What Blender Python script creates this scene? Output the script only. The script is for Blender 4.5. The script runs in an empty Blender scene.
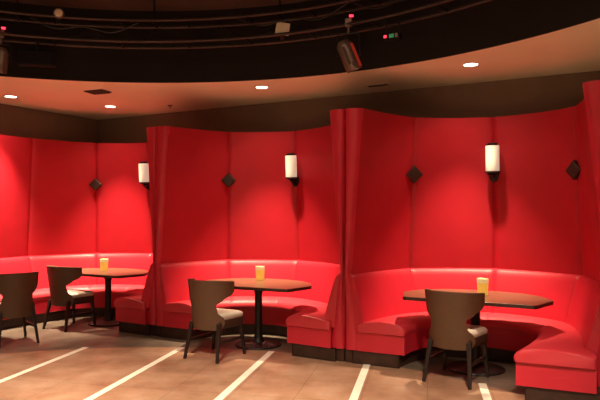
import bpy, bmesh, math, random
from mathutils import Vector, Matrix
random.seed(7)
C = bpy.context.scene.collection
PI = math.pi
sin, cos = math.sin, math.cos

# ------------------------------------------------------------------ materials
def srgb(r, g, b):
    f = lambda c: (c/255/12.92) if c/255 <= .04045 else ((c/255+.055)/1.055)**2.4
    return (f(r), f(g), f(b), 1)

def mat(name, col, rough=.5, metal=0, noise=0, nscale=20, bump=0, bscale=200, emit=0, ecol=None, spec=.5, coat=0):
    m = bpy.data.materials.new(name); m.use_nodes = True
    nt = m.node_tree; b = nt.nodes['Principled BSDF']
    b.inputs['Roughness'].default_value = rough
    b.inputs['Metallic'].default_value = metal
    b.inputs['Specular IOR Level'].default_value = spec
    b.inputs['Coat Weight'].default_value = coat
    tc = nt.nodes.new('ShaderNodeTexCoord')
    n = nt.nodes.new('ShaderNodeTexNoise'); n.inputs['Scale'].default_value = nscale
    n.inputs['Detail'].default_value = 4
    nt.links.new(tc.outputs['Object'], n.inputs['Vector'])
    r = nt.nodes.new('ShaderNodeValToRGB')
    k = noise
    r.color_ramp.elements[0].position = .3; r.color_ramp.elements[1].position = .7
    r.color_ramp.elements[0].color = tuple(c*(1-k) for c in col[:3])+(1,)
    r.color_ramp.elements[1].color = tuple(min(1, c*(1+k)) for c in col[:3])+(1,)
    nt.links.new(n.outputs['Fac'], r.inputs['Fac'])
    nt.links.new(r.outputs['Color'], b.inputs['Base Color'])
    if bump:
        n2 = nt.nodes.new('ShaderNodeTexNoise'); n2.inputs['Scale'].default_value = bscale
        nt.links.new(tc.outputs['Object'], n2.inputs['Vector'])
        bp = nt.nodes.new('ShaderNodeBump'); bp.inputs['Strength'].default_value = bump
        bp.inputs['Distance'].default_value = .005
        nt.links.new(n2.outputs['Fac'], bp.inputs['Height'])
        nt.links.new(bp.outputs['Normal'], b.inputs['Normal'])
    if emit:
        b.inputs['Emission Color'].default_value = ecol or col
        b.inputs['Emission Strength'].default_value = emit
    return m

M = {}
M['red'] = mat('red_vinyl', (.58, .020, .042, 1), .42, noise=.05, nscale=3, bump=.12, bscale=160, spec=.4)
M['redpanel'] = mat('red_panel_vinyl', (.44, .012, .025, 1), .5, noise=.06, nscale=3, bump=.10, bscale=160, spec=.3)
M['redseat'] = mat('red_seat_vinyl', (.60, .034, .055, 1), .46, noise=.05, nscale=4, bump=.12, bscale=160, spec=.5)
M['plinth'] = mat('plinth_wood', (.042, .017, .011, 1), .5, noise=.35, nscale=9)
M['diamond'] = mat('bronze_ornament', (.040, .016, .011, 1), .5, .3, noise=.2)
M['black'] = mat('black_iron', (.012, .010, .010, 1), .5, .3, noise=.1)
M['blackmatte'] = mat('matte_black', (.008, .006, .006, 1), .9, noise=.2, spec=.2)
M['legwood'] = mat('dark_leg_wood', (.018, .010, .008, 1), .45, noise=.3)
M['seatrail'] = mat('dark_brown_rail', (.045, .022, .013, 1), .5, noise=.2)
M['cream'] = mat('cream_vinyl', (.46, .40, .34, 1), .42, noise=.06, nscale=8)
M['white_lens'] = mat('downlight_lens', (1, .9, .75, 1), .5, emit=9, ecol=(1, .86, .66, 1))
M['trimring'] = mat('downlight_trim', (.75, .6, .48, 1), .5)
M['shade'] = mat('parchment_shade', (.80, .72, .58, 1), .7, noise=.03, emit=.38, ecol=(1, .84, .62, 1))
M['amber'] = mat('amber_glass', (.85, .45, .08, 1), .3, noise=.08, nscale=30, emit=.5, ecol=(1, .55, .08, 1))
M['amberrim'] = mat('pale_rim', (.9, .72, .35, 1), .3, emit=.35, ecol=(1, .78, .35, 1))
M['wax'] = mat('wax', (.9, .75, .42, 1), .5, emit=.3, ecol=(1, .75, .3, 1))
M['ceiling'] = mat('ceiling_paint', (.82, .76, .57, 1), .85, noise=.03, nscale=2, spec=.2)
M['wall'] = mat('taupe_wall', (.20, .140, .100, 1), .85, noise=.06, nscale=3, bump=.1, bscale=60, spec=.2)
M['fascia'] = mat('dark_fascia', (.017, .012, .011, 1), .85, noise=.1, nscale=3, spec=.15)
M['dome'] = mat('dome_ceiling', (.10, .052, .042, 1), .9, noise=.15, nscale=1.5, spec=.1)
M['pipe'] = mat('truss_pipe', (.060, .038, .032, 1), .5, .6, noise=.15)
M['can'] = mat('lamp_housing', (.20, .135, .105, 1), .4, .6, noise=.1)
M['plate'] = mat('cream_plate', (.72, .58, .42, 1), .6, noise=.04)
M['redled'] = mat('red_indicator', (1, .05, .08, 1), .5, emit=3, ecol=(1, .03, .06, 1))
M['greenled'] = mat('green_display', (.05, .3, .1, 1), .5, emit=.12, ecol=(.1, .8, .3, 1))
M['redlit'] = mat('painted_red_light', (.5, .03, .02, 1), .4, emit=.12, ecol=(1, .08, .04, 1))  # red light on a lamp housing, painted as a glowing colour
M['stripe'] = mat('cream_inlay', (.84, .79, .70, 1), .55, noise=.06, nscale=10)
M['ventdark'] = mat('vent_slats', (.06, .03, .022, 1), .7)

def table_wood():
    m = bpy.data.materials.new('table_wood'); m.use_nodes = True
    nt = m.node_tree; b = nt.nodes['Principled BSDF']
    tc = nt.nodes.new('ShaderNodeTexCoord'); mp = nt.nodes.new('ShaderNodeMapping')
    mp.inputs['Scale'].default_value = (1.2, 14, 8)
    n = nt.nodes.new('ShaderNodeTexNoise'); n.inputs['Scale'].default_value = 3; n.inputs['Detail'].default_value = 6
    r = nt.nodes.new('ShaderNodeValToRGB')
    r.color_ramp.elements[0].position = .3; r.color_ramp.elements[0].color = (.11, .050, .028, 1)
    r.color_ramp.elements[1].position = .72; r.color_ramp.elements[1].color = (.19, .088, .048, 1)
    nt.links.new(tc.outputs['Object'], mp.inputs['Vector']); nt.links.new(mp.outputs['Vector'], n.inputs['Vector'])
    nt.links.new(n.outputs['Fac'], r.inputs['Fac']); nt.links.new(r.outputs['Color'], b.inputs['Base Color'])
    b.inputs['Roughness'].default_value = .3
    return m
M['tablewood'] = table_wood()
M['tableedge'] = mat('table_edge', (.035, .014, .010, 1), .4, noise=.2)

def weave():
    m = bpy.data.materials.new('brown_weave'); m.use_nodes = True
    nt = m.node_tree; b = nt.nodes['Principled BSDF']
    tc = nt.nodes.new('ShaderNodeTexCoord')
    ck = nt.nodes.new('ShaderNodeTexChecker'); ck.inputs['Scale'].default_value = 110
    ck.inputs['Color1'].default_value = (.15, .070, .034, 1); ck.inputs['Color2'].default_value = (.085, .040, .020, 1)
    nt.links.new(tc.outputs['Object'], ck.inputs['Vector'])
    n = nt.nodes.new('ShaderNodeTexNoise'); n.inputs['Scale'].default_value = 12
    nt.links.new(tc.outputs['Object'], n.inputs['Vector'])
    mx = nt.nodes.new('ShaderNodeMix'); mx.data_type = 'RGBA'; mx.blend_type = 'MULTIPLY'; mx.inputs[0].default_value = .35
    nt.links.new(ck.outputs['Color'], mx.inputs[6]); nt.links.new(n.outputs['Color'], mx.inputs[7])
    nt.links.new(mx.outputs[2], b.inputs['Base Color'])
    bp = nt.nodes.new('ShaderNodeBump'); bp.inputs['Strength'].default_value = .2; bp.inputs['Distance'].default_value = .003
    nt.links.new(ck.outputs['Fac'], bp.inputs['Height']); nt.links.new(bp.outputs['Normal'], b.inputs['Normal'])
    b.inputs['Roughness'].default_value = .55
    return m
M['weave'] = weave()

RC = (-1.68, 2.66); RR = 4.66        # centre and radius of the round recess over the dance-floor like ring

def floor_mat():
    m = bpy.data.materials.new('floor_tile'); m.use_nodes = True
    nt = m.node_tree; b = nt.nodes['Principled BSDF']; L = nt.links.new
    N = nt.nodes.new
    tc = N('ShaderNodeTexCoord'); mp = N('ShaderNodeMapping'); mp.inputs['Rotation'].default_value = (0, 0, math.radians(12))
    L(tc.outputs['Object'], mp.inputs['Vector'])
    br = N('ShaderNodeTexBrick'); br.offset = 0; br.inputs['Scale'].default_value = 1
    br.inputs['Brick Width'].default_value = .56; br.inputs['Row Height'].default_value = .56
    br.inputs['Mortar Size'].default_value = .006; br.inputs['Mortar Smooth'].default_value = .3
    br.inputs['Color1'].default_value = (.9, .9, .9, 1); br.inputs['Color2'].default_value = (1.0, 1.0, 1.0, 1)
    br.inputs['Mortar'].default_value = (.68, .66, .64, 1)
    L(mp.outputs['Vector'], br.inputs['Vector'])
    n1 = N('ShaderNodeTexNoise'); n1.inputs['Scale'].default_value = 2.6; n1.inputs['Detail'].default_value = 8; n1.inputs['Roughness'].default_value = .62
    L(tc.outputs['Object'], n1.inputs['Vector'])
    def ramp(a, c, d):
        r = N('ShaderNodeValToRGB'); e = r.color_ramp.elements
        e[0].position = .30; e[0].color = a; e[1].position = .72; e[1].color = d
        x = r.color_ramp.elements.new(.5); x.color = c
        L(n1.outputs['Fac'], r.inputs['Fac']); return r
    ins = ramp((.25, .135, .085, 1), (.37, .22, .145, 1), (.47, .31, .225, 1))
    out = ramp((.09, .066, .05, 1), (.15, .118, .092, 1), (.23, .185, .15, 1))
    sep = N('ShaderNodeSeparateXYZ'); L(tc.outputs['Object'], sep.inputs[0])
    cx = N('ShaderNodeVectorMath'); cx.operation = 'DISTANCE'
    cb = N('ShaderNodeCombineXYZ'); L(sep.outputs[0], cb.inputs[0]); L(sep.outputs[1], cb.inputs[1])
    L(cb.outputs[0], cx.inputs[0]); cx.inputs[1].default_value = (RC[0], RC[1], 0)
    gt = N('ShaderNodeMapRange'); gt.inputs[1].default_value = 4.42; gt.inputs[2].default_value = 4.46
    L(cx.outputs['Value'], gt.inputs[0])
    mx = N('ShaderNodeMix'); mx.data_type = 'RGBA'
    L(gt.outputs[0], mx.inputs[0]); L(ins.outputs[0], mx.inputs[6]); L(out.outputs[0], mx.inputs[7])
    mu = N('ShaderNodeMix'); mu.data_type = 'RGBA'; mu.blend_type = 'MULTIPLY'; mu.inputs[0].default_value = 1
    L(mx.outputs[2], mu.inputs[6]); L(br.outputs['Color'], mu.inputs[7])
    L(mu.outputs[2], b.inputs['Base Color'])
    b.inputs['Roughness'].default_value = .42; b.inputs['Specular IOR Level'].default_value = .35
    bp = N('ShaderNodeBump'); bp.inputs['Strength'].default_value = .15; bp.inputs['Distance'].default_value = .004
    L(br.outputs['Fac'], bp.inputs['Height']); bp.invert = True; L(bp.outputs['Normal'], b.inputs['Normal'])
    return m
M['floor'] = floor_mat()

# ------------------------------------------------------------------ builders
def obj(name, bm, m, parent=None, smooth=True, bevel=0, seg=2, label=None, auto=40):
    me = bpy.data.meshes.new(name)
    bmesh.ops.recalc_face_normals(bm, faces=bm.faces)
    bm.to_mesh(me); bm.free()
    o = bpy.data.objects.new(name, me); C.objects.link(o)
    if isinstance(m, (list, tuple)):
        for x in m: me.materials.append(x)
    else: me.materials.append(m)
    if smooth:
        for p in me.polygons: p.use_smooth = True
        me.set_sharp_from_angle(angle=math.radians(auto))
    if bevel:
        b = o.modifiers.new('b', 'BEVEL'); b.width = bevel; b.segments = seg; b.limit_method = 'ANGLE'; b.angle_limit = math.radians(35)
    if parent: o.parent = parent
    if label: o['label'] = label
    return o

def thing(name, label, cat, loc=(0, 0, 0), rz=0, group=None):
    o = bpy.data.objects.new(name, None); C.objects.link(o); o.empty_display_size = .1
    o.location = loc; o.rotation_euler = (0, 0, rz); o['label'] = label; o['category'] = cat
    if group: o['group'] = group
    return o

def struct(o, label=None):
    o['kind'] = 'structure'
    if label: o['label'] = label
    return o

def dup(root, loc, rz, label, group=None):
    r = root.copy(); C.objects.link(r); r.location = loc; r.rotation_euler = (0, 0, rz); r['label'] = label
    if group: r['group'] = group
    for ch in list(root.children):
        c = ch.copy(); C.objects.link(c); c.parent = r
        for g in list(ch.children):
            d = g.copy(); C.objects.link(d); d.parent = c
    return r

def box(bm, lo, hi):
    v = [bm.verts.new((x, y, z)) for z in (lo[2], hi[2]) for y in (lo[1], hi[1]) for x in (lo[0], hi[0])]
    for f in ((0, 2, 3, 1), (4, 5, 7, 6), (0, 1, 5, 4), (2, 6, 7, 3), (0, 4, 6, 2), (1, 3, 7, 5)):
        bm.faces.new([v[i] for i in f])
    return bm

def lathe(bm, prof, n=32, c=(0, 0, 0)):
    rings = []
    for r, z in prof:
        if r < 1e-6: rings.append([bm.verts.new((c[0], c[1], c[2]+z))])
        else: rings.append([bm.verts.new((c[0]+r*cos(2*PI*i/n), c[1]+r*sin(2*PI*i/n), c[2]+z)) for i in range(n)])
    for a, b in zip(rings, rings[1:]):
        for i in range(n):
            j = (i+1) % n
            vs = [a[i % len(a)], a[j % len(a)], b[j % len(b)], b[i % len(b)]]
            vs = list(dict.fromkeys(vs))
            if len(vs) >= 3: bm.faces.new(vs)
    return bm

def tube(bm, pts, r, n=8, closed_caps=True, r2=None):
    pts = [Vector(p) for p in pts]; rings = []
    m = len(pts)
    for i, p in enumerate(pts):
        t = (pts[min(i+1, m-1)]-pts[max(i-1, 0)]).normalized()
        up = Vector((0, 0, 1)) if abs(t.z) < .9 else Vector((1, 0, 0))
        a = t.cross(up).normalized(); b = t.cross(a).normalized()
        rr = r if r2 is None else r+(r2-r)*i/(m-1)
        rings.append([bm.verts.new(p+a*rr*cos(2*PI*k/n)+b*rr*sin(2*PI*k/n)) for k in range(n)])
    for A, B in zip(rings, rings[1:]):
        for k in range(n): bm.faces.new((A[k], A[(k+1) % n], B[(k+1) % n], B[k]))
    if closed_caps: bm.faces.new(rings[0]); bm.faces.new(rings[-1])
    return bm

def loft(bm, secs):
    """closed cross-sections joined along a path, capped at both ends"""
    R = [[bm.verts.new(p) for p in s] for s in secs]
    n = len(R[0])
    for A, B in zip(R, R[1:]):
        for k in range(n): bm.faces.new((A[k], A[(k+1) % n], B[(k+1) % n], B[k]))
    bm.faces.new(R[0]); bm.faces.new(R[-1])
    return bm

def prism(bm, pts, z0, z1):
    lo = [bm.verts.new((x, y, z0)) for x, y in pts]; hi = [bm.verts.new((x, y, z1)) for x, y in pts]
    n = len(pts)
    for k in range(n): bm.faces.new((lo[k], lo[(k+1) % n], hi[(k+1) % n], hi[k]))
    bm.faces.new(lo); bm.faces.new(hi)
    return bm

def lerp(a, b, t): return a+(b-a)*t

# ------------------------------------------------------------------ placing of the three booths
A29 = math.radians(29.9); A33 = math.radians(27)
def frame(o, a):
    u = (cos(a), -sin(a)); n = (sin(a), cos(a))
    return lambda x, y, z=0: (o[0]+u[0]*x+n[0]*y, o[1]+u[1]*x+n[1]*y, z)
OA, OB, OC = (-3.025, 8.41), (-.695, 7.07), (1.654, 5.79)
FA, FB, FC = frame(OA, A29), frame(OB, A29), frame(OC, A33)

# ------------------------------------------------------------------ room shell
CEIL = 3.2; DOME = 4.05
cor = (-3.51, 10.42)                           # far left corner
wd = Vector((.885, -.466)).normalized(); ld = Vector((-.499, -.867)).normalized()
P_l = (cor[0]+ld.x*14, cor[1]+ld.y*14); P_r = (cor[0]+wd.x*12.5, cor[1]+wd.y*12.5)
P_f = (P_l[0]+wd.x*12.5, P_l[1]+wd.y*12.5)
def wall(name, a, b, h):
    d = (Vector(b)-Vector(a)).normalized(); nrm = Vector((-d.y, d.x))*.12
    bm = bmesh.new()
    prism(bm, [a, b, (b[0]+nrm.x, b[1]+nrm.y), (a[0]+nrm.x, a[1]+nrm.y)], 0, h)
    return struct(obj(name, bm, M['wall'], smooth=False))
def off(a, b, d):   # keep outward side
    return a, b
wall('wall_back', cor, P_r, CEIL); wall('wall_left', P_l, cor, CEIL)
wall('wall_right', P_r, P_f, CEIL); wall('wall_front', P_f, P_l, CEIL)

poly = [cor, P_r, P_f, P_l]
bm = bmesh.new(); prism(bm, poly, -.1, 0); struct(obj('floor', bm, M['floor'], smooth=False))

def ray_poly(ang):
    d = Vector((cos(ang), sin(ang))); best = None
    for i in range(4):
        a = Vector(poly[i])-Vector(RC); e = Vector(poly[(i+1) % 4])-Vector(poly[i])
        den = d.x*e.y-d.y*e.x
        if abs(den) < 1e-9: continue
        t = (a.x*e.y-a.y*e.x)/den; s = (a.x*d.y-a.y*d.x)/den
        if t > 0 and -1e-6 <= s <= 1+1e-6 and (best is None or t < best): best = t
    return best
angs = sorted([2*PI*i/160 for i in range(160)]+[math.atan2(p[1]-RC[1], p[0]-RC[0]) % (2*PI) for p in poly])
bm = bmesh.new(); ring = []
for a in angs:
    t = max(ray_poly(a), RR+.05)
    ring.append([bm.verts.new((RC[0]+cos(a)*r, RC[1]+sin(a)*r, z)) for r, z in ((RR, CEIL), (t, CEIL), (t, CEIL+.1), (RR+.01, CEIL+.1))])
for i in range(len(ring)):
    a, b = ring[i], ring[(i+1) % len(ring)]
    for k in range(4): bm.faces.new((a[k], a[(k+1) % 4], b[(k+1) % 4], b[k]))
struct(obj('ceiling', bm, M['ceiling'], auto=30), 'orange lit lower ceiling ring around the round recess')
bm = bmesh.new(); N = 160; rr = []
for i in range(N):
    a = 2*PI*i/N
    rr.append([bm.verts.new((RC[0]+cos(a)*r, RC[1]+sin(a)*r, z)) for r, z in ((RR, CEIL-.02), (RR+.03, CEIL-.02), (RR+.03, DOME), (RR, DOME))])
for i in range(N):
    a, b = rr[i], rr[(i+1) % N]
    for k in range(4): bm.faces.new((a[k], a[(k+1) % 4], b[(k+1) % 4], b[k]))
struct(obj('trim_1', bm, M['fascia']), 'dark curved fascia of the round ceiling recess')
bm = bmesh.new()
lathe(bm, [(0, 0), (RR+.03, 0), (RR+.03, .1), (0, .1)], 120, (RC[0], RC[1], DOME))
struct(obj('ceiling_dome', bm, M['dome'], smooth=False), 'dim brown upper ceiling of the round recess')

# cream stripes let into the floor
sd = Vector((sin(math.radians(11.8)), cos(math.radians(11.8))))
for i, e in enumerate([(-2.53, 7.09), (-1.39, 7.09), (-.325, 6.89), (.70, 6.29), (1.70, 5.60), (-3.62, 6.60)]):
    p = Vector(e); q = p-sd*5.5; s = Vector((sd.y, -sd.x))*.036
    bm = bmesh.new()
    prism(bm, [tuple(p-s), tuple(p+s), tuple(q+s), tuple(q-s)], -.01, .002)
    struct(obj('trim_%d' % (i+2), bm, M['stripe'], smooth=False), 'cream stripe let into the tiled floor')

# ------------------------------------------------------------------ booths
Z0, Z1 = .916, 2.70
def cat(P, i, s):
    """blend of straight and Catmull-Rom between control points i and i+1"""
    p1, p2 = Vector(P[i]), Vector(P[i+1])
    bulge = lambda p: Vector((0, 0)) if p.y < -1 else Vector((-.34 if p.x > 0 else .34, 0))
    p0 = Vector(P[i-1]) if i > 0 else p1*2-p2+bulge(p1)
    p3 = Vector(P[i+2]) if i+2 < len(P) else p2*2-p1+bulge(p2)
    cr = .5*((2*p1)+(-p0+p2)*s+(2*p0-5*p1+4*p2-p3)*s*s+(-p0+3*p1-3*p2+p3)*s**3)
    return (p1*(1-s)+p2*s)*.08+cr*.92
def tang(P, i, s):
    e = .01
    return (cat(P, i, min(1, s+e))-cat(P, i, max(0, s-e))).normalized()
def nrm(P, i, s):
    t = tang(P, i, s); return Vector((-t.y, t.x))
SS = [0, .008, .02, .04, .08]+[.08+.84*k/10 for k in range(1, 10)]+[.92, .96, .98, .992, 1]

def make_booth(name, label, loc, rz, halves, P0, P1, Q, posts, group, diamonds, seat_P=None):
    t = thing(name, label, 'booth', (loc[0], loc[1], 0), rz, group)
    n = len(P0)-1
    nz = 14
    for i in range(n):
        # tall panel
        bm = bmesh.new(); secs = []
        for s in SS:
            e = min(s, 1-s); g = .020*math.exp(-(e/.022)**2)-.012*min(1, e/.25)
            sec = []
            for k in range(nz+1):
                h = k/nz; PP = [tuple(Vector(a).lerp(Vector(b), h)) for a, b in zip(P0, P1)]
                p = cat(PP, i, s)+nrm(PP, i, s)*(g+.008*math.exp(-((1-h)/.02)**2))
                sec.append((p.x, p.y, lerp(Z0, Z1, h)))
            for k in range(nz, -1, -1):
                h = k/nz; PP = [tuple(Vector(a).lerp(Vector(b), h)) for a, b in zip(P0, P1)]
                p = cat(PP, i, s)+nrm(PP, i, s)*.055
                sec.append((p.x, p.y, lerp(Z0, Z1, h)))
            secs.append(sec)
        loft(bm, secs); obj('back_panel', bm, M['redpanel'], t)
        # low backrest
        prof = [(.36, .20), (.50, .175), (.65, .135), (.77, .100), (.86, .072), (.906, .052), (.931, .028), (.941, -.004), (.916, -.015)]
        bm = bmesh.new(); secs = []
        for s in SS:
            e = min(s, 1-s); g = .014*math.exp(-(e/.02)**2)
            p = cat(P0, i, s); m_ = nrm(P0, i, s)
            sec = [(*(p-m_*(d-g)), z) for z, d in prof]+[(*(p+m_*.05), z) for z in (.912, .36)]
            secs.append(sec)
        loft(bm, secs); obj('backrest', bm, M['red'], t)
        # seat cushion
        SP = seat_P or P0
        bm = bmesh.new(); secs = []
        for s in SS:
            e = min(s, 1-s)
            first = (i == 0 and s < .5); last = (i == n-1 and s > .5)
            g = 0 if ((first and i == 0) or (last and i == n-1)) else .010*math.exp(-(e/.02)**2)
            a = cat(SP, i, s)-nrm(SP, i, s)*.09; b = cat(Q, i, s)
            prof2 = [(0, .335), (0, .425), (.2, .452-g), (.5, .470-g), (.75, .466-g), (.90, .450-g), (.975, .422), (1.012, .388), (1.012, .362), (.99, .335)]
            sec = [(*(a+(b-a)*w), z) for w, z in prof2]
            secs.append(sec)
        if i == 0: secs = puff(secs, 0)
        if i == n-1: secs = puff(secs, 1)
        loft(bm, secs); obj('seat_cushion', bm, M['redseat'], t)
    # red base under the seat and dark plinth
    SP = seat_P or P0
    for nm, m_, prof3, ins in (('seat_base', M['red'], [(0, .14), (0, .336), (.985, .336), (.985, .14)], .004), ('plinth', M['plinth'], [(-.1, 0), (-.1, .142), (.87, .142), (.87, 0)], .05)):
        bm = bmesh.new(); secs = []
        for i in range(n):
            for s in SS[:-1] if i < n-1 else SS:
                a = cat(SP, i, s)-nrm(SP, i, s)*.09; b = cat(Q, i, s)
                secs.append([Vector((*(a+(b-a)*w), z)) for w, z in prof3])
        d0 = (secs[1][0]-secs[0][0]).normalized()*ins; d1 = (secs[-2][0]-secs[-1][0]).normalized()*ins
        secs[0] = [p+d0*.5 for p in secs[0]]; secs[-1] = [p+d1*.5 for p in secs[-1]]
        loft(bm, secs); obj(nm, bm, m_, t)
    # end posts: the leaning upper wedge and the lower bolster
    for sg in posts:
        x0 = (P0[0] if sg < 0 else P0[-1]); x1 = (P1[0] if sg < 0 else P1[-1])
        w0, w1 = abs(x0[0]), abs(x1[0]); yy = x0[1]; half = halves[sg > 0]
        def post(zs):
            secs = []
            for z, w in zs:
                g = half-w
                yy = x0[1]
                pts = [(w-.012, .05), (w-.004, .022), (w+.10*g, .002), (w+.3*g, -.016), (w+.55*g, -.022), (w+.8*g, -.018), (half-.016, -.006), (half-.005, .02), (half-.005, .10), (w+.02, .10)]
                secs.append([(sg*a, b+yy, z) for a, b in pts])
            return secs
        bm = bmesh.new()
        zz = [(lerp(Z0, Z1, k/12), lerp(w0, w1, k/12)) for k in range(13)]
        zz = [(Z0+.005, w0+.004)]+zz[1:-1]+[(Z1-.006, w1), (Z1, w1+.006)]
        loft(bm, post(zz)); obj('end_post', bm, M['red'], t)
        bm = bmesh.new()
        zz = [(.14, half-.165), (.2, half-.163), (.34, half-.15), (.5, half-.13), (.7, half-.10), (.85, half-.075), (.906, half-.066), (.921, half-.055)]
        loft(bm, post(zz)); obj('end_bolster', bm, M['red'], t)
        bm = bmesh.new(); box(bm, (min(sg*(half-.15), sg*(half-.006)), yy+.006, 0), (max(sg*(half-.15), sg*(half-.006)), yy+.10, .142))
        obj('plinth_end', bm, M['plinth'], t)
    # diamonds on the seams
    for i in diamonds:
        z = 2.035; h = (z-Z0)/(Z1-Z0)
        PP = [tuple(Vector(a).lerp(Vector(b), h)) for a, b in zip(P0, P1)]
        p = Vector(PP[i]); ctr_i = n-3 if p.x < 0 else n-2
        ch_ = (Vector(PP[ctr_i+1])-Vector(PP[ctr_i])).normalized(); tg = (ch_+tang(PP, i, 0)).normalized(); nn = Vector((-tg.y, tg.x))
        bm = bmesh.new(); R = .100
        def P(a, b, d): q = p+tg*a-nn*d; return bm.verts.new((q.x, q.y, z+b))
        base = [P(-R, 0, .000), P(0, -R, .000), P(R, 0, .000), P(0, R, .000)]
        mid = [P(-R, 0, .054), P(0, -R, .054), P(R, 0, .054), P(0, R, .054)]
        top = [P(-R*.85, 0, .060), P(0, -R*.85, .060), P(R*.85, 0, .060), P(0, R*.85, .060)]
        for Aq, Bq in ((base, mid), (mid, top)):
            for k in range(4): bm.faces.new((Aq[k], Aq[(k+1) % 4], Bq[(k+1) % 4], Bq[k]))
        bm.faces.new(base); tp = P(0, 0, .064)
        for k in range(4): bm.faces.new((top[k], top[(k+1) % 4], tp))
        obj('diamond_ornament', bm, M['diamond'], t, smooth=False, label='dark bronze diamond on the panel seam')
    return t

def puff(secs, end):
    """rounded end of a cushion"""
    s = secs[0] if end == 0 else secs[-1]; q = secs[3] if end == 0 else secs[-4]
    d = (Vector(s[4])-Vector(q[4])).normalized()
    c = sum((Vector(p) for p in s), Vector())/len(s)
    extra = []
    for sc, mv in ((.985, .012), (.95, .022), (.88, .028)):
        e = []
        for p in s:
            v = c+(Vector(p)-c)*sc+d*mv
            e.append(tuple(v))
        extra.append(e)
    return extra[::-1]+secs if end == 0 else secs+extra

def ctrl(sx):
    B0 = [(-1.295*sx, 0), (-.90*sx, .95), (0, 1.34), (.93*sx, .94), (1.295*sx, 0)]
    B1 = [(-1.165*sx, 0), (-.82*sx, .87), (0, 1.24), (.85*sx, .86), (1.165*sx, 0)]
    Q = [(-.69*sx, 0), (-.52*sx, .52), (0, .77), (.52*sx, .52), (.69*sx, 0)]
    return B0, B1, Q
B0, B1, Q = ctrl(1)
sb = list(B0); sb[-1] = (1.295, -.03); qb = list(Q); qb[-1] = (.65, -.04)
make_booth('booth', 'tall red vinyl booth in the middle, between the two full dividers', OB, -A29, (1.345, 1.345), B0, B1, qb, (-1, 1), 'red dining booths', (1, 3), seat_P=sb)
c0 = [(-1.27, .01), (-.90, .97), (0, 1.39), (.93, 1.0), (1.18, -.30)]
c1 = [(-1.14, .01), (-.81, .90), (0, 1.29), (.86, .93), (.99, -.30)]
cq = [(-.66, 0), (-.52, .52), (0, .77), (.55, .50), (.47, -.58)]
sp = list(c0); sp[-1] = (1.18, -.54)
make_booth('booth', 'nearest tall red vinyl booth, at the right edge, with two diamonds in view', OC, -A33, (1.326, 1.21), c0, c1, cq, (-1, 1), 'red dining booths', (1, 3), seat_P=sp)
a0 = [(-1.215, -3.0), (-1.215, -1.5), (-1.215, 0), (-.84, .95)]+B0[2:]; a1 = [(-1.11, -3.0), (-1.11, -1.5), (-1.10, 0), (-.755, .87)]+B1[2:]; aq = [(-.69, -3.0), (-.69, -1.5)]+qb
sa = a0[:4]+sb[2:]
make_booth('booth', 'farthest tall red vinyl booth, wrapping the corner and running along the left wall', OA, -A29, (1.345, 1.345), a0, a1, aq, (1,), 'red dining booths', (3, 5), seat_P=sa)

# ------------------------------------------------------------------ wall sconces
def sconce():
    t = thing('wall_sconce', '', 'wall lamp', group='cylinder sconces on the booth backs')
    bm = bmesh.new(); lathe(bm, [(0, .000), (.074, .0), (.076, .004), (.076, .286), (.073, .29), (.070, .286), (.070, .02), (0, .02)], 32, (0, -.115, 0)); obj('lamp_shade', bm, M['shade'], t)
    bm = bmesh.new(); lathe(bm, [(0, .270), (.060, .272), (.062, .312), (.045, .322), (0, .324)], 24, (0, -.115, 0)); obj('cap', bm, M['black'], t)
    bm = bmesh.new(); lathe(bm, [(0, -.065), (.018, -.06), (.030, -.045), (.022, -.032), (.060, -.022), (.088, -.014), (.088, .0), (0, .0)], 24, (0, -.115, 0)); obj('holder', bm, M['black'], t)
    bm = bmesh.new(); tube(bm, [(0, -.01, -.05), (0, -.04, -.085), (0, -.08, -.09), (0, -.10, -.07), (0, -.115, -.05)], .012)
    tube(bm, [(-.05, -.02, -.03), (-.06, -.06, -.035), (-.04, -.09, -.025)], .009); tube(bm, [(.05, -.02, -.03), (.06, -.06, -.035), (.04, -.09, -.025)], .009)
    obj('arm', bm, M['black'], t)
    bm = bmesh.new(); pts = [(.055*cos(a)*(1 if True else 1), -.03+.10*sin(a)) for a in [2*PI*k/24 for k in range(24)]]
    lo = [bm.verts.new((x, 0.012, z)) for x, z in pts]; hi = [bm.verts.new((x, -.022, z)) for x, z in pts]
    for k in range(24): bm.faces.new((lo[k], lo[(k+1) % 24], hi[(k+1) % 24], hi[k]))
    bm.faces.new(lo); bm.faces.new(hi); obj('wall_plate', bm, M['black'], t, bevel=.004)
    return t
s0 = sconce(); lean = math.radians(-3.2)
ysc = lerp(1.34, 1.24, (2.1-Z0)/(Z1-Z0))+.004
for F, a, lab, i in ((FB, A29, 'white cylinder sconce on the centre seam of the middle booth', 0), (FC, A33, 'white cylinder sconce on the centre seam of the nearest booth, at right', 1), (FA, A29, 'white cylinder sconce half hidden beside the divider of the farthest booth', 2)):
    o = s0 if i == 0 else dup(s0, (0, 0, 0), 0, lab)
    o['label'] = lab; o.location = F(0, ysc+(.05 if i == 1 else 0), 2.075); o.rotation_euler = (-lean, 0, -a)

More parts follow.
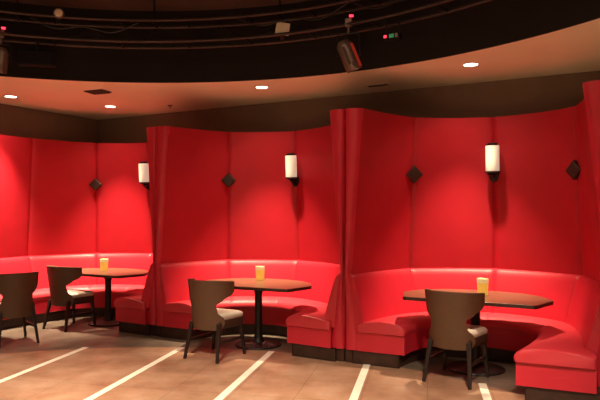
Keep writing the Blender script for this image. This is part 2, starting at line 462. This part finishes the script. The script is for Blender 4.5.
# ------------------------------------------------------------------ tables
def round_poly(pts, r=.05, k=4):
    out = []; n = len(pts)
    for i in range(n):
        p = Vector(pts[i]); a = (Vector(pts[i-1])-p); b = (Vector(pts[(i+1) % n])-p)
        ra = min(r, a.length*.45); rb = min(r, b.length*.45)
        A = p+a.normalized()*ra; B = p+b.normalized()*rb
        for j in range(k+1):
            t = j/k; q = A*(1-t)**2+p*2*t*(1-t)+B*t*t; out.append((q.x, q.y))
    return out
def make_table(sx=1, sy=1):
    t = thing('dining_table', '', 'table', group='pedestal tables in the booths')
    P = [(-.60, -.43), (.60, -.43), (.715, -.04), (.60, .20), (.40, .37), (.15, .435), (-.15, .435), (-.40, .37), (-.60, .20), (-.715, -.04)]
    pts = round_poly([(x*sx, y*sy) for x, y in P], .04)
    bm = bmesh.new(); prism(bm, pts, .722, .75); obj('tabletop', bm, M['tablewood'], t, bevel=.004)
    bm = bmesh.new(); n = len(pts)
    secs = []
    outer = [(x*1.006, y*1.006) for x, y in pts]; inner = [(x*.985, y*.985) for x, y in pts]
    for (x, y), (a, b) in zip(outer, inner):
        secs.append([bm.verts.new(v) for v in ((x, y, .716), (x, y, .745), (a, b, .741), (a, b, .716))])
    for i in range(n):
        A, B = secs[i], secs[(i+1) % n]
        for k in range(4): bm.faces.new((A[k], A[(k+1) % 4], B[(k+1) % 4], B[k]))
    obj('edge_band', bm, M['tableedge'], t)
    bm = bmesh.new(); lathe(bm, [(0, .03), (.085, .035), (.06, .07), (.048, .12), (.045, .3), (.045, .60), (.055, .66), (.10, .70), (.10, .722), (0, .722)], 24)
    obj('column', bm, M['black'], t)
    bm = bmesh.new(); lathe(bm, [(0, 0), (.275, 0), (.28, .008), (.275, .018), (.20, .03), (.10, .042), (.06, .05), (0, .05)], 40)
    obj('base', bm, M['black'], t)
    return t
t0 = make_table()
t0.location = (-.50, 7.23, 0); t0.rotation_euler.z = -math.radians(25); t0['label'] = 'brown wood pedestal table with clipped corners standing in the middle booth'
tc_ = dup(t0, (1.79, 6.12, 0), -math.radians(28), 'brown wood pedestal table with clipped corners standing in the nearest booth')
tc_.scale = (1.04, 1, 1)
dup(t0, (-2.76, 8.63, 0), -math.radians(29), 'brown wood pedestal table with clipped corners standing in the farthest booth')
t4 = make_table(.62, .8); t4.location = FA(-.40, -1.35); t4.rotation_euler.z = math.radians(60)
t4['label'] = 'small pedestal table by the left wall, mostly hidden behind the leftmost chair'

# ------------------------------------------------------------------ candle holders
def holder():
    t = thing('candle_holder', '', 'candle holder', group='amber candle holders on the tables')
    bm = bmesh.new(); lathe(bm, [(0, 0), (.046, 0), (.050, .004), (.056, .128), (.052, .128), (.047, .012), (0, .012)], 28); obj('glass', bm, M['amber'], t)
    bm = bmesh.new(); lathe(bm, [(.052, .126), (.0565, .126), (.0585, .166), (.056, .169), (.053, .166)], 28)
    obj('rim', bm, M['amberrim'], t, label='paler yellow rim')
    bm = bmesh.new(); lathe(bm, [(0, .013), (.040, .013), (.040, .095), (.036, .10), (.004, .098), (.003, .115), (0, .115)], 20); obj('candle', bm, M['wax'], t)
    return t
h0 = holder(); h0.location = (-.50, 7.52, .7505); h0['label'] = 'yellow candle holder standing on the table of the middle booth'
dup(h0, (1.87, 6.14, .7505), 0, 'yellow candle holder standing on the table of the nearest booth')
dup(h0, (-2.84, 8.70, .7505), 0, 'yellow candle holder standing on the table of the farthest booth')

# ------------------------------------------------------------------ chairs
def interp(tab, z):
    for (a, b), (c, d) in zip(tab, tab[1:]):
        if z <= c:
            t = (z-a)/(c-a); t = max(0, min(1, t)); t = t*t*(3-2*t); return b+(d-b)*t
    return tab[-1][1]
def make_chair():
    t = thing('dining_chair', '', 'chair', group='barrel back chairs')
    TH = [(.325, 50), (.41, 60), (.45, 57), (.52, 42), (.60, 39), (.66, 58), (.71, 80), (.75, 88), (.87, 88)]
    bm = bmesh.new(); nz, ns = 34, 30; F = []; Bk = []
    def pt(s, z, out):
        th = math.radians(interp(TH, z))*s
        k = (z-.35)/.5; ctr = -.02-.045*k; R = .235+.025*k+out
        return (R*1.03*sin(th), ctr+.02-R*cos(th), z-.018*(abs(s)**2)*max(0, (z-.7)/.16))
    for j in range(nz+1):
        z = lerp(.325, .87, j/nz)
        F.append([bm.verts.new(pt(lerp(-1, 1, i/ns), z, -.016)) for i in range(ns+1)])
        Bk.append([bm.verts.new(pt(lerp(-1, 1, i/ns), z, .020)) for i in range(ns+1)])
    for j in range(nz):
        for i in range(ns):
            bm.faces.new((F[j][i], F[j][i+1], F[j+1][i+1], F[j+1][i])); bm.faces.new((Bk[j][i], Bk[j+1][i], Bk[j+1][i+1], Bk[j][i+1]))
        bm.faces.new((F[j][0], F[j+1][0], Bk[j+1][0], Bk[j][0])); bm.faces.new((F[j][ns], Bk[j][ns], Bk[j+1][ns], F[j+1][ns]))
    for i in range(ns):
        bm.faces.new((F[0][i], Bk[0][i], Bk[0][i+1], F[0][i+1])); bm.faces.new((F[nz][i], F[nz][i+1], Bk[nz][i+1], Bk[nz][i]))
    obj('backrest', bm, M['weave'], t, bevel=.006)
    # seat cushion with rounded plan
    def plan(k): return round_poly([(-.215*k, -.215*k), (.215*k, -.215*k), (.25*k, .235*k), (-.25*k, .235*k)], .09*k, 6)
    bm = bmesh.new(); lv = []
    for k, z in ((.92, .432), (.95, .436), (.97, .452), (.96, .470), (.91, .486), (.80, .496), (.5, .502), (.2, .504)):
        lv.append([(x, y, z) for x, y in plan(k)])
    loft(bm, lv); obj('seat_cushion', bm, M['cream'], t, label='cream vinyl seat cushion')
    bm = bmesh.new(); loft(bm, [[(x, y, z) for x, y in plan(k)] for k, z in ((.90, .34), (.96, .355), (.98, .38), (.98, .434))]); obj('seat_frame', bm, M['seatrail'], t)
    for sx in (-1, 1):
        for y1, y0 in ((-.19, -.275), (.19, .225)):
            bm = bmesh.new(); secs = []
            for z, w in ((.0, .014), (.2, .017), (.40, .022)):
                q = z/.40; x = sx*lerp(.222, .185, q); y = lerp(y0, y1, q)
                secs.append([(x-w, y-w, z), (x+w, y-w, z), (x+w, y+w, z), (x-w, y+w, z)])
            loft(bm, secs); obj('leg', bm, M['legwood'], t, smooth=False, bevel=.004)
        bm = bmesh.new(); box(bm, (sx*.206-.009, -.235, .185), (sx*.206+.009, .208, .215)); obj('stretcher', bm, M['legwood'], t, smooth=False)
    return t
def rot_to(fx, fy): return math.atan2(-fx, fy)
ch = make_chair()
ch.location = (-.93, 6.68, 0); ch.rotation_euler.z = rot_to(.50, .866); ch['label'] = 'brown barrel back chair with cream seat at the table of the middle booth'
dup(ch, (1.51, 5.76, 0), rot_to(.58, .815), 'brown barrel back chair with cream seat at the table of the nearest booth, at right')
dup(ch, (-3.18, 8.34, 0), rot_to(.50, .866), 'brown barrel back chair with cream seat at the table of the farthest booth')
dup(ch, (-3.55, 7.40, 0), rot_to(-.66, .75), 'leftmost brown barrel back chair, cut by the frame, facing the left wall')

# ------------------------------------------------------------------ recessed downlights
DL = [(-4.0, 8.30), (-2.87, 9.08), (-.49, 7.68), (1.85, 6.50)]
labs = ['round recessed downlight at the left end of the ceiling ring, nearest the left wall', 'round recessed downlight above the farthest booth', 'round recessed downlight above the middle booth', 'round recessed downlight above the nearest booth']
def downlight():
    t = thing('ceiling_downlight', '', 'ceiling light', group='recessed downlights')
    bm = bmesh.new(); n = 36; R = [[bm.verts.new((r*cos(2*PI*i/n), r*sin(2*PI*i/n), z)) for r, z in ((.073, -.001), (.076, -.008), (.092, -.006), (.094, 0))] for i in range(n)]
    for i in range(n):
        for k in range(3): bm.faces.new((R[i][k], R[i][k+1], R[(i+1) % n][k+1], R[(i+1) % n][k]))
        bm.faces.new((R[i][3], R[i][0], R[(i+1) % n][0], R[(i+1) % n][3]))
    obj('trim_ring', bm, M['trimring'], t)
    bm = bmesh.new(); lathe(bm, [(0, -.006), (.074, -.004), (.074, 0), (0, 0)], 36); obj('lens', bm, M['white_lens'], t, label='glowing white lens')
    return t
d0 = downlight()
for i, (x, y) in enumerate(DL):
    o = d0 if i == 0 else dup(d0, (0, 0, 0), 0, labs[i])
    o['label'] = labs[i]; o.location = (x, y, CEIL)
def spot(name, loc, aim, power, size, blend, col, r=.05):
    l = bpy.data.lights.new(name, 'SPOT'); l.energy = power; l.spot_size = math.radians(size); l.spot_blend = blend
    l.color = col; l.shadow_soft_size = r
    o = bpy.data.objects.new(name, l); C.objects.link(o); o.location = loc
    o.rotation_euler = (Vector(aim)-Vector(loc)).to_track_quat('-Z', 'Y').to_euler()
    return o
WARM = (1, .74, .48); WARM2 = (1, .78, .54)
for (x, y), pw in zip(DL+[(4.2, 5.2)], (1000, 1000, 920, 680, 650)):
    spot('downlight_beam', (x, y, CEIL-.02), (x, y, 0), pw*1.3, 58, 1, WARM)
    spot('downlight_spill', (x, y, CEIL-.02), (x, y, 0), 55, 115, 1, WARM)

# ------------------------------------------------------------------ things on the lower ceiling
t = thing('ceiling_vent', 'dark square air diffuser in the lower ceiling above the farthest booth', 'air vent', (-2.68, 7.95, CEIL), math.radians(-20))
bm = bmesh.new(); box(bm, (-.15, -.10, -.012), (.15, .10, 0)); obj('frame', bm, M['ventdark'], t, smooth=False, bevel=.004)
bm = bmesh.new()
for k in range(5): box(bm, (-.13, -.09+k*.04, -.022), (.13, -.07+k*.04, -.011))
obj('grille', bm, M['ventdark'], t, smooth=False)
t = thing('ceiling_vent', 'long thin slot vent in the lower ceiling above the nearest booth', 'air vent', (.98, 7.55, CEIL), math.radians(-28))
bm = bmesh.new(); box(bm, (-.15, -.05, -.008), (.15, .05, 0)); obj('frame', bm, M['trimring'], t, smooth=False)
bm = bmesh.new(); box(bm, (-.13, -.035, -.012), (.13, -.01, -.007)); box(bm, (-.13, .01, -.012), (.13, .035, -.007)); obj('grille', bm, M['ventdark'], t, smooth=False)
t = thing('sprinkler_head', 'tiny dark sprinkler head on the lower ceiling left of the middle booth', 'sprinkler', (-1.95, 9.0, CEIL))
bm = bmesh.new(); lathe(bm, [(0, -.02), (.03, -.012), (.04, 0), (0, 0)], 20); obj('escutcheon', bm, M['can'], t)
bm = bmesh.new(); lathe(bm, [(0, -.04), (.016, -.039), (.016, -.036), (.005, -.034), (.008, -.018), (0, -.018)], 16); obj('deflector', bm, M['can'], t)

# ------------------------------------------------------------------ lighting truss in the recess
t = thing('lighting_truss', 'dark curved pipe truss following the round ceiling recess', 'truss', (RC[0], RC[1], 0))
def arc(r, z, a0=0, a1=180, n=110): return [(r*cos(math.radians(lerp(a0, a1, k/n))), r*sin(math.radians(lerp(a0, a1, k/n))), z) for k in range(n+1)]
for r, z in ((4.13, 3.53), (4.40, 3.53), (4.13, 3.77), (4.40, 3.77)):
    bm = bmesh.new(); tube(bm, arc(r, z), .017, 10); obj('chord', bm, M['pipe'], t)
for k in range(0, 36):
    a, b = math.radians(k*5), math.radians(k*5+5)
    bm = bmesh.new(); z0, z1 = (3.53, 3.77) if k % 2 else (3.77, 3.53)
    tube(bm, [(4.40*cos(a), 4.40*sin(a), z0), (4.40*cos(b), 4.40*sin(b), z1)], .008, 6); obj('brace', bm, M['blackmatte'], t)
for k in range(0, 18):
    a = math.radians(k*10+5)
    bm = bmesh.new(); tube(bm, [(4.13*cos(a), 4.13*sin(a), 3.53), (4.40*cos(a), 4.40*sin(a), 3.53)], .012, 6)
    obj('cross_bar', bm, M['blackmatte'], t)
    bm = bmesh.new(); tube(bm, [(4.13*cos(a), 4.13*sin(a), 3.77), (4.40*cos(a), 4.40*sin(a), 3.77)], .012, 6)
    obj('cross_bar', bm, M['blackmatte'], t)
for k in range(9):
    a = math.radians(10+k*20)
    bm = bmesh.new(); tube(bm, [(4.265*cos(a), 4.265*sin(a), 3.77), (4.265*cos(a), 4.265*sin(a), DOME)], .012, 6)
    tube(bm, [(4.13*cos(a), 4.13*sin(a), 3.77), (4.40*cos(a), 4.40*sin(a), 3.77)], .014, 6); obj('hanger_rod', bm, M['blackmatte'], t)

def stage_light(loc, rz, tilt, label, side_mat, s=1, led=True):
    """cylindrical spot hanging under the truss; loc is the clamp on the pipe"""
    t = thing('stage_light', label, 'stage light', loc, rz, 'stage lights on the truss')
    bm = bmesh.new(); box(bm, (-.035, -.03, -.06), (.035, .03, .022)); tube(bm, [(0, 0, -.05), (0, 0, -.13)], .014)
    obj('clamp', bm, M['can'], t, smooth=False, bevel=.006)
    bm = bmesh.new()
    tube(bm, [(-.115*s, 0, -.36*s), (-.115*s, 0, -.15), (-.09*s, 0, -.125), (.09*s, 0, -.125), (.115*s, 0, -.15), (.115*s, 0, -.36*s)], .011, 6)
    obj('yoke', bm, M['black'], t)
    T = Matrix.Translation((0, 0, -.35*s)) @ Matrix.Rotation(tilt, 4, 'Y') @ Matrix.Rotation(.18, 4, 'X')
    bm = bmesh.new(); lathe(bm, [(0, .16*s), (.05*s, .155*s), (.075*s, .12*s), (.085*s, .10*s), (.085*s, -.16*s), (.078*s, -.165*s), (.07*s, -.14*s), (0, -.12*s)], 28)
    bmesh.ops.transform(bm, matrix=T, verts=bm.verts); h = obj('housing', bm, M['can'], t)
    bm = bmesh.new()  # thin strip over the housing that paints light onto its side
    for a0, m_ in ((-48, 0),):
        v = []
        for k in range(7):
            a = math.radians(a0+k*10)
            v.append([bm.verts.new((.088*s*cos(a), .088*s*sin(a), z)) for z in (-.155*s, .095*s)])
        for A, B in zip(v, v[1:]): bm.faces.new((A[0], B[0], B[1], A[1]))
    bmesh.ops.transform(bm, matrix=T, verts=bm.verts); obj('side_light_strip', bm, side_mat, t, label='strip for painted light on the side of the housing')
    bm = bmesh.new(); box(bm, (-.035*s, -.092*s, -.10*s), (-.005*s, -.082*s, .09*s)); box(bm, (.0*s, -.092*s, -.13*s), (.022*s, -.084*s, -.08*s))
    bmesh.ops.transform(bm, matrix=T, verts=bm.verts); obj('vent_slot', bm, M['ventdark'], t, smooth=False)
    if led:
        bm = bmesh.new(); box(bm, (.012, -.045, .03), (.052, -.030, .050)); obj('indicator', bm, M['redled'], t, smooth=False, label='glowing red indicator')
    return t
stage_light((.50, 6.19, 3.57), math.radians(-10), math.radians(-22), 'large cylindrical stage light hanging from the truss above the divider, lit red on one side', M['redlit'])
stage_light((-3.25, 6.52, 3.55), math.radians(15), math.radians(8), 'cylindrical stage light hanging from the truss at the left edge', M['can'], .85)
# small round lamp on the upper pipe
t = thing('par_lamp', 'small round pale lamp on the upper pipe of the truss at left', 'stage light', (-2.66, 6.62, 3.79), math.radians(10))
bm = bmesh.new(); lathe(bm, [(0, -.02), (.05, -.02), (.055, -.012), (.055, .02), (.03, .10), (0, .11)], 24)
bmesh.ops.transform(bm, matrix=Matrix.Rotation(math.radians(-90), 4, 'X'), verts=bm.verts); obj('housing', bm, M['can'], t)
bm = bmesh.new(); lathe(bm, [(0, -.026), (.03, -.024), (.042, -.02), (0, -.019)], 24)
bmesh.ops.transform(bm, matrix=Matrix.Rotation(math.radians(-90), 4, 'X'), verts=bm.verts); obj('lens', bm, M['plate'], t)
bm = bmesh.new(); tube(bm, [(0, .03, -.05), (0, .03, -.10)], .012); obj('clamp', bm, M['black'], t)
# cream plate
t = thing('cover_plate', 'small cream square plate tilted on the truss pipes', 'plate', (-.19, 6.55, 3.60), math.radians(4))
bm = bmesh.new(); box(bm, (-.075, -.006, -.068), (.075, .006, .068)); bmesh.ops.rotate(bm, verts=bm.verts, matrix=Matrix.Rotation(math.radians(8), 3, 'Y'), cent=(0, 0, 0)); obj('plate', bm, M['plate'], t, smooth=False, bevel=.004)
bm = bmesh.new(); box(bm, (-.02, .006, -.08), (.02, .18, -.05)); obj('bracket', bm, M['black'], t, smooth=False)
# control box with a red lamp
t = thing('control_box', 'small black box with red indicator and green display under the truss at right', 'control box', (.93, 6.03, 3.36), math.radians(-30))
bm = bmesh.new(); box(bm, (-.085, -.04, -.035), (.085, .04, .035)); obj('case', bm, M['blackmatte'], t, smooth=False, bevel=.005)
bm = bmesh.new(); box(bm, (-.075, -.046, -.012), (-.05, -.039, .014)); obj('indicator', bm, M['redled'], t, smooth=False, label='glowing red indicator')
bm = bmesh.new(); box(bm, (-.02, -.045, -.018), (.03, -.039, .018)); obj('display', bm, M['greenled'], t, smooth=False, label='dim green display')
bm = bmesh.new(); box(bm, (.045, -.045, -.02), (.07, -.039, .02)); obj('switch', bm, M['can'], t, smooth=False)
bm = bmesh.new(); tube(bm, [(-.07, 0, .03), (-.07, 0, .17)], .008); obj('hanger', bm, M['black'], t); bm = bmesh.new(); tube(bm, [(.07, 0, .03), (.07, 0, .17)], .008); obj('hanger', bm, M['black'], t)
# loudspeaker against the fascia
t = thing('loudspeaker', 'black loudspeaker box in front of the fascia at left, below the truss', 'speaker', (-2.98, 6.80, 3.34), math.radians(13))
bm = bmesh.new(); box(bm, (-.2, -.05, -.085), (.2, .07, .085)); obj('cabinet', bm, M['blackmatte'], t, smooth=False, bevel=.01)
bm = bmesh.new(); box(bm, (-.185, -.058, -.072), (.185, -.049, .072)); obj('grille', bm, M['blackmatte'], t, smooth=False)
bm = bmesh.new(); tube(bm, [(0, .02, .08), (0, .02, .2)], .012); obj('bracket', bm, M['black'], t)
# cables sagging along the truss
for k, (a0, a1, r, z) in enumerate(((58, 76, 4.10, 3.74), (40, 57, 4.10, 3.72), (92, 108, 4.10, 3.73))):
    bm = bmesh.new(); pts = []
    for j in range(25):
        u = j/24; a = math.radians(lerp(a0, a1, u)); pts.append((RC[0]+r*cos(a), RC[1]+r*sin(a), z-.16*4*u*(1-u)*(.7+.3*sin(9*u))))
    tube(bm, pts, .009, 6); o = obj('power_cable', bm, M['black'])
    o['label'] = ['black cable sagging from the truss behind the large stage light', 'black cable sagging from the right part of the truss', 'black cable sagging from the left part of the truss'][k]
    o['category'] = 'cable'; o['group'] = 'cables on the truss'

# ------------------------------------------------------------------ general light from the recess, with added fill lamps
for x, y, px, py, p in ((-3.2, -.2, -3.2, .4, 4200), (-.6, -.6, -.6, 0, 4200), (1.2, .2, 1.2, .8, 4200), (-1.4, 2.0, -1.4, 2.3, 3600), (-3.2, 3.2, -3.2, 5.1, 1500), (-1.1, 2.9, -1.1, 4.9, 1500), (1.0, 2.3, 1.0, 4.3, 1250)):
    spot('recess_fill_spot', (x, y, 3.7), (px, py, 0), p, 54, 1, WARM2, .12)  # the rear ones are unseen, added so floor bounce brightens the ceiling
a = bpy.data.lights.new('recess_glow', 'AREA'); a.energy = 40; a.size = 3; a.color = WARM2
room = bpy.data.lights.new('rear_fill', 'AREA'); room.energy = 40; room.size = 2.5; room.color = WARM  # added fill behind the camera, standing in for the unseen room's light
ro = bpy.data.objects.new('rear_fill', room); C.objects.link(ro); ro.location = (-1, -3, 1.3); ro.rotation_euler = (math.radians(108), 0, 0)
o = bpy.data.objects.new('recess_glow', a); C.objects.link(o); o.location = (-1.0, 3.4, 3.95)

w = bpy.data.worlds.new('World'); bpy.context.scene.world = w; w.use_nodes = True
w.node_tree.nodes['Background'].inputs[0].default_value = (.02, .013, .01, 1); w.node_tree.nodes['Background'].inputs[1].default_value = 1

# ------------------------------------------------------------------ camera
cam = bpy.data.cameras.new('camera'); cam.sensor_width = 36; cam.lens = 36; cam.shift_y = .02
co = bpy.data.objects.new('camera', cam); C.objects.link(co); co.location = (0, 0, 1.6); co.rotation_euler = (PI/2, 0, 0)
sc = bpy.context.scene; sc.camera = co
sc.view_settings.view_transform = 'Standard'; sc.view_settings.exposure = 0
